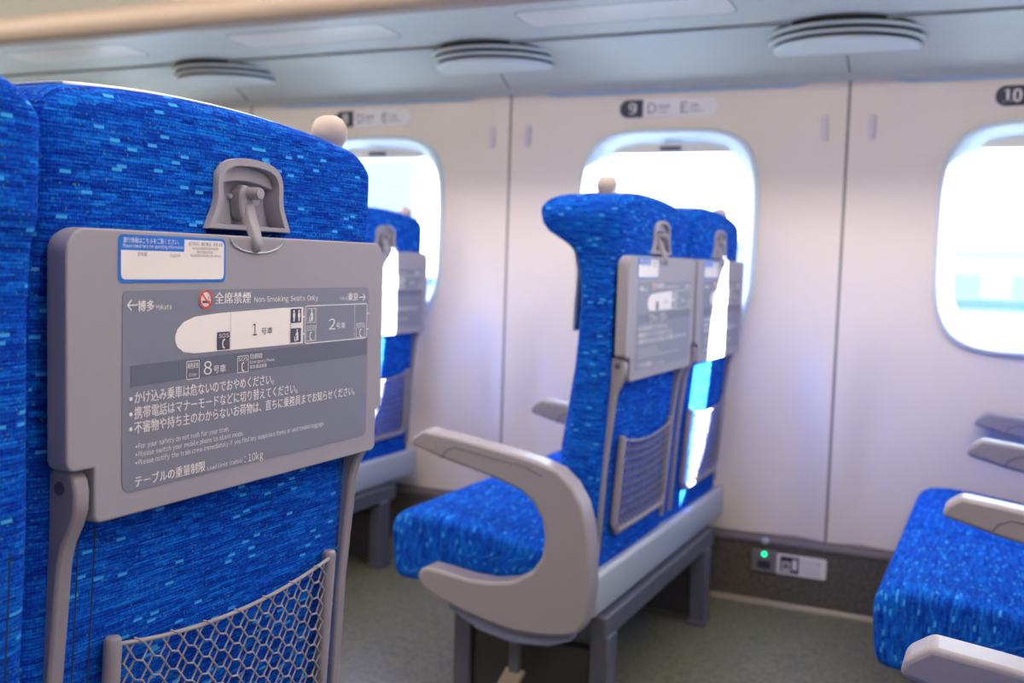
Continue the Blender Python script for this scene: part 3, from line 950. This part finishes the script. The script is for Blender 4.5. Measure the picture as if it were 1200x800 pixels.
def seat_cushion(parent):
    # rounded block: front roll, gentle saddle
    N = 40
    rings = []
    prof = [(-0.760, 0.408), (-0.80, 0.415), (-0.90, 0.430), (-1.00, 0.444), (-1.08, 0.452), (-1.13, 0.452), (-1.155, 0.446), (-1.172, 0.434), (-1.181, 0.415), (-1.180, 0.390), (-1.177, 0.345), (-1.174, 0.308), (-1.160, 0.293), (-1.10, 0.295), (-0.95, 0.312), (-0.760, 0.318)]
    ys = [0.0, 0.003, 0.010, 0.022, 0.040, 0.09, 0.17, 0.26]
    ys = ys+[W_-y for y in ys[::-1][1:]]
    mb = MB()
    for y in ys:
        d = min(y, W_-y)
        r = 0.024
        q = 0.0 if d >= r else 1-math.sqrt(max(0.0, 1-(1-d/r)**2))
        cx, cz = -0.965, 0.375
        rings.append([(x+(0.020*q if x < cx else -0.004*q)*1.0, y, z+((-0.024*q) if z > cz else 0.006*q) - (0.006*math.sin(PI*y/W_)**2 if z > 0.40 and -1.1 < x < -0.8 else 0)) for x, z in prof])
    mb.ringloft(rings, True, True)
    build('seat_cushion', mb, FAB, parent, off=OFF, uv='cushion', ang=60, sub=1)

def arm_panel_poly():
    return [(0.045+(x-0.045)*1.024, 1.007+(z-1.007)*1.024) for x, z in [(-1.060, 0.622), (-1.056, 0.640), (-1.032, 0.657), (-0.97, 0.650), (-0.90, 0.641), (-0.83, 0.630), (-0.775, 0.620), (-0.728, 0.605), (-0.698, 0.580), (-0.676, 0.545), (-0.662, 0.50), (-0.655, 0.45), (-0.652, 0.38), (-0.658, 0.32), (-0.672, 0.292), (-0.704, 0.279), (-0.76, 0.271), (-0.814, 0.270), (-0.87, 0.278), (-0.931, 0.292), (-0.985, 0.308), (-1.022, 0.324), (-1.036, 0.346), (-1.032, 0.362), (-1.014, 0.371), (-0.97, 0.367), (-0.92, 0.361), (-0.87, 0.361), (-0.82, 0.371), (-0.778, 0.396), (-0.756, 0.430), (-0.751, 0.470), (-0.758, 0.505), (-0.778, 0.536), (-0.805, 0.556), (-0.845, 0.569), (-0.90, 0.583), (-0.97, 0.598)]]

def armrest(parent, kind, right, shift=0.0):
    """kind 'panel': C-shaped aisle side with the armrest on top; 'beam': plain lifting armrest"""
    o = None
    if kind == 'panel':
        a, b = (-0.073, -0.017) if not right else (W_+0.017, W_+0.073)
        if right: a, b = W_-0.004, W_+0.050
        o = build('armrest_panel', MB().prism(arm_panel_poly(), 'y', a, b), ARMG, parent, off=OFF, bevel=0.007, seg=3)
        face, d = (a, -1) if not right else (b, 1)
        # sunken grip line and recline button on the armrest's side
        ln = [(-1.010, 0.5920), (-1.000, 0.610), (-0.98, 0.619), (-0.82, 0.597), (-0.780, 0.581)]
        build('grip_line', MB().tube([(x, face+d*0.0002, z) for x, z in ln], 0.0016, 5), DGREY, o, off=OFF)
        # bluish skirt of the side panel
        sk = [(-1.0, 0.298), (-0.95, 0.280), (-0.83, 0.256), (-0.72, 0.264), (-0.71, 0.250), (-0.76, 0.230), (-0.84, 0.222), (-0.92, 0.236), (-0.99, 0.272)]
        c, e = (a+0.012, b-0.004) if not right else (a+0.004, b-0.012)
        build('side_skirt', MB().prism(sk, 'y', c, e), SKIRTB, o, off=OFF, bevel=0.004)
    else:
        a, b = (-0.030, 0.022) if not right else (W_-0.022, W_+0.030)
        poly = [(-1.060, 0.620), (-1.055, 0.638), (-1.030, 0.656), (-0.97, 0.650), (-0.88, 0.640), (-0.81, 0.631), (-0.785, 0.622), (-0.778, 0.60), (-0.785, 0.580), (-0.82, 0.576), (-0.90, 0.585), (-0.985, 0.600)]
        o = build('armrest', MB().prism(poly, 'y', a, b), ARMG, parent, off=OFF, bevel=0.007, seg=3)
        ln = [(-0.985, 0.6015), (-0.975, 0.618), (-0.955, 0.628), (-0.80, 0.606), (-0.77, 0.602)]
        for face, d in ((a, -1), (b, 1)):
            build('grip_line', MB().tube([(x, face+d*0.0002, z) for x, z in ln], 0.0016, 5), DGREY, o, off=OFF)
    return o

def make_seat(y0, row, knob, arms, label, group, dx=0.0, dz=0.0):
    t = empty('train_seat', (OX+row*PITCHX+dx, y0+OY, FZ+dz), label, 'seat', group)
    bmesh_, ztop = backrest_mesh()
    bk = build('backrest', bmesh_, FAB, t, off=OFF, uv='back', ang=75)
    # white head cover peeking over the top edge
    hc = []
    zc = ztop(0.4)
    for xx, dz_ in ((-0.774, -0.285), (-0.775, -0.22), (-0.770, -0.16), (-0.782, -0.10), (-0.786, -0.03), (-0.778, -0.004), (-0.760, 0.0035), (-0.705, 0.0038), (-0.688, 0.0028), (-0.684, 0.000)):
        hc.append([(xx, W_*(0.10+0.76*i/20), ztop(0.10+0.76*i/20)+dz_) for i in range(21)])
    h = build('head_cover', MB().ringloft(hc, closed=False), WHITECLOTH, bk, off=OFF)
    sm = h.modifiers.new('thick', 'SOLIDIFY')
    sm.thickness = 0.0025
    h['label'] = 'white cloth head cover'
    # stitched seams of the lower back
    for y in (0.060, 0.078, 0.470, 0.484):
        sm_ = MB().tube([(lerp_tab(XB, z)+0.0006*0+0.006*(1-(2*y/W_-1)**4)-0.0066, y, z) for z in [0.40+0.02*i for i in range(19)]], 0.0011, 5)
        build('stitched_seam', sm_, NAVY, bk, off=OFF)
    ky = W_-0.040 if knob == 'right' else 0.062
    kz = ztop(ky/W_)
    build('grab_knob', MB().lathe([(0.0, -0.03), (0.0185, -0.03), (0.0165, -0.014), (0.0155, -0.004), (0.0175, 0.002), (0.0205, 0.007), (0.0222, 0.014), (0.0222, 0.020), (0.0200, 0.027), (0.0155, 0.033), (0.009, 0.0365), (0.0, 0.0375)], (-0.715, ky, kz), 32), KNOB, t, off=OFF)
    tray(t)
    latch(t)
    net_pocket(t)
    tray_arms(t)
    seat_cushion(t)
    for kind, right in arms: armrest(t, kind, right)
    return t

def reuse(src, y0, row, knob, arms, label, group, dx=0.0, dz=0.0):
    """a seat like src: parts copied, knob and armrests of its own"""
    t = src.copy()
    C.objects.link(t)
    t.location = (OX+row*PITCHX+dx, y0+OY, FZ+dz)
    tag(t, label, 'seat', group)
    for ch in kids(src):
        if ch.name.split('.')[0] in ('armrest', 'armrest_panel', 'grab_knob'): continue
        copy_tree(ch, t)
    ky = W_-0.040 if knob == 'right' else 0.062
    src_knob = [c for c in kids(src) if c.name.startswith('grab_knob')][0]
    c = copy_tree(src_knob, t)
    u = ky/W_
    zt = lambda u: 1.160-0.07*(u-0.40)**2*(1.0 if u > 0.40 else 1.3)
    ku = src['knob_u']
    c.location = (0, (u-ku)*W_, zt(u)-zt(ku))
    t['knob_u'] = u
    for kind, right in arms: armrest(t, kind, right)
    return t

YB_, YC_, YD_, YE_ = 0.099, 0.615, 1.983, 2.4965
seatC = make_seat(YC_, 0, 'right', [('panel', True)], 'large blue seat with readable tray notice, nearest and sharpest', 'blue train seats', dx=-0.020, dz=-0.003)
for ch in kids(seatC):            # its aisle side panel sits further forward than the seat back
    if ch.name.startswith('armrest_panel'): ch.location.x -= 0.060
seatC['knob_u'] = (W_-0.040)/W_
seatB = reuse(seatC, YB_, 0, 'left', [('beam', True)], 'blue seat at the left edge of the photo, only its right border showing', 'blue train seats', dx=0.006)
for ch in kids(seatB):            # the wider middle seat carries its tray further in
    if ch.name.split('.')[0] in ('tray_table', 'tray_latch', 'net_pocket', 'tray_arm'): ch.location.y -= 0.065
reuse(seatC, YD_, 0, 'left', [('panel', False)], 'blue aisle seat under the 9 sign with whole curved grey side panel', 'blue train seats')
reuse(seatC, YE_, 0, 'right', [('beam', False), ('beam', True)], 'blue window seat under the 9 sign, sunlight wedge across its tray', 'blue train seats')
reuse(seatC, YD_, -1, 'left', [('panel', False)], 'blue aisle seat in the farthest row, mostly behind the large nearest seat', 'blue train seats')
reuse(seatC, YE_, -1, 'right', [('beam', False), ('beam', True)], 'small far blue window seat in front of the row 8 window', 'blue train seats')
seatD10 = reuse(seatC, YD_, 1, 'left', [('panel', False)], 'blue aisle seat at the right edge, cushion seen from the front corner', 'blue train seats')
seatE10 = reuse(seatC, YE_, 1, 'right', [('beam', False), ('beam', True)], 'blue window seat at the right edge, beyond the middle armrest', 'blue train seats')
reuse(seatC, YC_, 1, 'right', [('panel', True)], 'seat at the bottom right corner with only its armrest tip showing', 'blue train seats', dx=0.012, dz=-0.018)

for ch in kids(seatD10)+kids(seatE10):
    if ch.name.startswith('seat_cushion'): ch.location = (-0.008, 0, -0.006)
for ch in kids(seatD10):
    if ch.name.startswith('armrest_panel'): ch.location = (0.010, 0, -0.014)

for ch in kids(seatC):
    if ch.name.startswith('grab_knob'): ch.location = (0, 0.011, 0.007)

# ------------------------------------------------------------------ seat bases
def base(row, ya, yb, label, aisle_low=True):
    cx = OX+row*PITCHX
    t = empty('pedestal', (cx, (ya+yb)/2, FZ), label, 'seat support', 'seat pedestals')
    o = (OX, (ya+yb)/2, FZ)
    a, b = ya-0.012, yb+0.0
    if not aisle_low: a, b = ya, yb+0.012
    rp = [(-0.684, 0.378), (-0.676, 0.372), (-0.675, 0.300), (-0.681, 0.288), (-0.720, 0.284), (-0.90, 0.284), (-0.92, 0.300), (-0.76, 0.318), (-0.740, 0.366), (-0.715, 0.368)]
    build('rear_panel', MB().prism(rp, 'y', a, b), BASEG, t, off=o, bevel=0.004)
    bm_ = MB().box((-0.705, ya+0.02, 0.236), (-0.664, yb-0.14, 0.282)).box((-1.02, ya+0.02, 0.236), (-0.98, yb-0.14, 0.282))
    build('frame_beam', bm_, DGREY, t, off=o, bevel=0.004)
    build('pan', MB().box((-1.09, ya+0.01, 0.283), (-0.74, yb-0.01, 0.305)), VDARK, t, off=o, bevel=0.006)
    legs = (ya+0.02, yb-0.24) if aisle_low else (ya+0.24-0.06, yb-0.08)
    for y in legs:
        for x in (-0.70, -1.02):
            lg = build('leg', MB().box((x, y, FZ), (x+0.042, y+0.055, 0.240)), DGREY, t, off=o, bevel=0.004)
            build('foot', MB().box((x-0.006, y-0.006, FZ), (x+0.048, y+0.061, FZ+0.014)), DGREY, lg, off=o, bevel=0.003)
        build('base_box', MB().box((-0.978, y+0.012, FZ+0.02), (-0.701, y+0.045, 0.205)), VDARK, t, off=o, bevel=0.004)
    py = ya-0.01 if aisle_low else yb+0.01
    d = -1 if aisle_low else 1
    pd = MB().box((-0.865, min(py, py+d*0.012), 0.14), (-0.840, max(py, py+d*0.012), 0.262))
    pedal = build('turn_pedal', pd, DGREY, t, off=o, bevel=0.003)
    pts = [(py+d*0.0, 0.150), (py+d*0.07, 0.118), (py+d*0.07, 0.108), (py, 0.140)]
    build('pedal_pad', MB().prism(pts, 'x', -0.875, -0.830), COVE, pedal, off=o, bevel=0.002)
    return t
base(0, YD_, YE_+W_, 'grey legs and rear panel carrying the two seats under the 9 sign')
base(-1, YD_, YE_+W_, 'grey legs and rear panel of the far pair, dark in the shade')
base(1, YD_, YE_+W_, 'grey base under the pair at the right edge')
base(0, YB_, YC_+W_, 'base under the large nearest seat and its neighbour', False)

# ------------------------------------------------------------------ fittings on the wall and rack
def row_sign(num, cx, label):
    t = empty('seat_number_sign', (cx, WY-0.001, 1.480), label, 'sign', 'seat number signs')
    w2, h2 = 0.152, 0.0275
    build('plate', MB().prism(rrect(-w2, -h2, w2, h2, 0.026, 8), 'y', -0.003, 0.0), SIGNW, t, bevel=0.001)
    lp = rrect(-w2+0.001, -h2+0.001, -w2+0.075, h2-0.001, [0.001, 0.0255, 0.0255, 0.001], 8)
    build('number_field', MB().prism(lp, 'y', -0.0036, -0.003), NAVY, t, smooth=False)
    P = lambda u, v: (u, -0.0042, v)
    mb = MB()
    wd = 0.021 if len(num) == 1 else 0.042
    text(mb, num, -w2+0.042-wd/2, -0.0165, wd, 0.033, P, bold=0.0016)
    build('row_number', mb, INK, t, smooth=False)
    mb = MB()
    P4 = lambda u, v: (u, -0.0036, v)
    text(mb, 'D', -0.062, -0.0155, 0.026, 0.031, P4)
    text(mb, 'E', 0.040, -0.0155, 0.022, 0.031, P4)
    text(mb, '通路側', -0.030, -0.001, 0.036, 0.011, P4)
    text(mb, 'Aisle', -0.030, -0.0145, 0.030, 0.008, P4)
    text(mb, '窓側', 0.068, -0.001, 0.026, 0.011, P4)
    text(mb, 'Window', 0.068, -0.0145, 0.040, 0.008, P4)
    build('lettering', mb, GREYINK, t, smooth=False)
row_sign('8', -0.909-PITCHX, 'white pill-shaped seat sign partly behind the beige knob, above the far window')
row_sign('9', -0.909, 'white pill-shaped seat sign with a white 9 on navy')
row_sign('10', -0.909+PITCHX, 'seat sign with a white 10 on navy, cut by the right photo edge')

def coat_hook(x, label):
    t = empty('coat_hook', (x, WY, 1.407), label, 'hook', 'folding coat hooks')
    build('plate', MB().prism(rrect(-0.010, -0.034, 0.010, 0.034, 0.006, 5), 'y', -0.006, 0.0), HOOKM, t, bevel=0.0015)
    build('hook', MB().prism([(-0.009, 0.0), (-0.006, 0.0), (-0.0085, -0.0)][:0] or rrect(-0.005, -0.029, 0.005, 0.020, 0.004, 4), 'y', -0.0095, -0.0061), HOOKM, t, bevel=0.001)
coat_hook(SEAM0-0.064, 'small white coat hook just left of the seam between signs 8 and 9')
coat_hook(SEAM0+0.064, 'small white coat hook just right of the seam between signs 8 and 9')
coat_hook(SEAM0+PITCHX-0.064, 'small white coat hook just left of the seam between signs 9 and 10')
coat_hook(SEAM0+PITCHX+0.064, 'small white coat hook just right of the seam between signs 9 and 10')

# power outlet and its plate
t = empty('power_outlet', (-0.558, WY-0.004, 0.158), 'small grey power outlet with green light on the skirting', 'outlet')
build('cover', MB().prism(rrect(-0.036, -0.033, 0.036, 0.033, 0.004, 4), 'y', -0.008, 0.0), TRIMM, t, bevel=0.002)
build('socket', MB().prism(rrect(-0.019, -0.021, 0.019, 0.001, 0.002, 3), 'y', -0.0095, -0.0081), VDARK, t, smooth=False)
build('indicator_light', MB().lathe([(0, 0), (0.0065, 0), (0.0055, -0.003), (0, -0.004)], (0, -0.0081, 0.021), 16, 'y'), LED, t)
t = empty('power_notice', (-0.452, WY-0.004, 0.156), 'white notice plate with plug symbol beside the power outlet', 'sign')
build('plate', MB().prism(rrect(-0.070, -0.030, 0.070, 0.030, 0.006, 5), 'y', -0.003, 0.0), SIGNW, t, bevel=0.0008)
build('symbol_field', MB().prism(rrect(-0.060, -0.024, -0.006, 0.024, 0.002, 3), 'y', -0.0036, -0.003), NAVY, t, smooth=False)
mb = MB()
P = lambda u, v: (u, -0.0042, v)
mb.add([P(-0.055, -0.020), P(-0.030, -0.020), P(-0.030, -0.013), P(-0.055, -0.013)], [(0, 1, 2, 3)])
stroke(mb, [(-0.052, -0.010), (-0.052, 0.006), (-0.033, 0.006), (-0.033, -0.010)], 0.004, P)
stroke(mb, [(-0.044, -0.006), (-0.039, -0.006)], 0.004, P)
mb.add([P(*q) for q in rrect(-0.025, -0.014, -0.012, 0.017, 0.005, 4)], [tuple(range(20))])
build('plug_symbol', mb, SIGNW, t, smooth=False)
mb = MB()
P = lambda u, v: (u, -0.0036, v)
text(mb, 'モバイル用', 0.002, 0.008, 0.052, 0.011, P)
text(mb, 'コンセント', 0.002, -0.006, 0.052, 0.009, P)
text(mb, 'AC100V 60Hz', 0.002, -0.015, 0.052, 0.005, P)
text(mb, 'For mobile devices', 0.002, -0.023, 0.056, 0.005, P)
build('lettering', mb, GREYINK, t, smooth=False)
c = build('panel_catch', MB().lathe([(0, 0), (0.010, 0), (0.010, -0.006), (0.007, -0.010), (0, -0.010)], (0, 0, 0), 18, 'y'), BASEG)
c.location = (-0.557, WY-0.009, 0.218)
tag(c, 'small round metal catch on the trim above the power outlet', 'catch')

# air vents: half-round stepped louvres let into the rack's underside over each seam
UND = [(3.058, 1.545), (3.045, 1.560), (2.985, 1.590), (2.925, 1.622), (2.895, 1.634), (2.80, 1.649), (2.60, 1.664), (2.505, 1.671)]
def und(y):
    for (a, za), (b, zb) in zip(UND, UND[1:]):
        if b <= y <= a: return za+(zb-za)*(a-y)/(a-b)
    return 1.65
def vent(x, label):
    """stepped half-round stack hanging from the soffit, widest on top, dark gaps between its louvres"""
    y0 = 2.960
    t = empty('air_vent', (x, y0, und(y0)), label, 'vent', 'round louvred air vents')
    oo = (x, y0, und(y0))
    n = 40
    def half(r, ry): return [(x+r*math.cos(PI*i/n), y0-ry*math.sin(PI*i/n)) for i in range(n+1)]
    core = MB()
    for r, za, zb in ((0.206, 1.632, 1.660), (0.198, 1.614, 1.632), (0.188, 1.602, 1.614)): core.prism(half(r, r-0.016), 'z', za, zb)
    build('slot_core', core, SLOT, t, off=oo)
    for r, ry, za, zb in ((0.212, 0.198, 1.6280, 1.6350), (0.203, 0.188, 1.6110, 1.6180)):
        lv = MB().ringloft([[(p, q, zb) for p, q in half(r, ry)], [(p, q, za) for p, q in half(r-0.003, ry-0.003)], [(p, q, za) for p, q in half(r-0.030, ry-0.034)]], closed=False)
        lv.ringloft([[(p, q, zb) for p, q in half(r, ry)], [(p, q, zb) for p, q in half(r-0.030, ry-0.034)]], closed=False)
        build('louvre', lv, VENTW, t, off=oo)
    pl = MB().ringloft([[(p, q, 1.6025) for p, q in half(0.192, 0.176)], [(p, q, 1.5960) for p, q in half(0.190, 0.174)], [(p, q+0.002, 1.5910) for p, q in half(0.181, 0.164)]], True, True)
    build('bottom_plate', pl, VENTW, t, off=oo, ang=50)
vent(SEAM0+PITCHX, 'largest round louvred air vent, above the seam between signs 9 and 10')
vent(SEAM0, 'round louvred air vent above the seam between signs 8 and 9')
vent(SEAM0-PITCHX, 'smallest round louvred air vent, above the nearest blue seat')

def lamp_panel(x0, x1, label):
    cx = (x0+x1)/2
    t = empty('reading_lamp_cover', (cx, 2.62, und(2.62)), label, 'lamp', 'long lamp covers on the rack')
    oo = (cx, 2.62, und(2.62))
    o_ = rrect(x0, 2.56, x1, 2.70, 0.03, 6)
    i_ = rrect(x0+0.003, 2.562, x1-0.003, 2.696, 0.028, 6)
    Z = lambda q, d: [(a, b, und(b)-d) for a, b in q]
    build('rim', MB().ringloft([Z(o_, -0.002), Z(o_, 0.001), Z(i_, 0.001), Z(i_, -0.002)]), SEAM, t, off=oo)
    build('cover', MB().ringloft([Z(i_, -0.001), Z(i_, 0.001), Z(rrect(x0+0.02, 2.58, x1-0.02, 2.685, 0.02, 6), 0.003)], False, True), LAMPW, t, off=oo)
lamp_panel(-1.195, -0.618, 'long lamp cover on the rack underside at the top centre, largest of three')
lamp_panel(-2.172, -1.608, 'middle of three long lamp covers on the rack underside')
lamp_panel(-3.149, -2.585, 'leftmost and smallest of three long lamp covers on the rack underside')
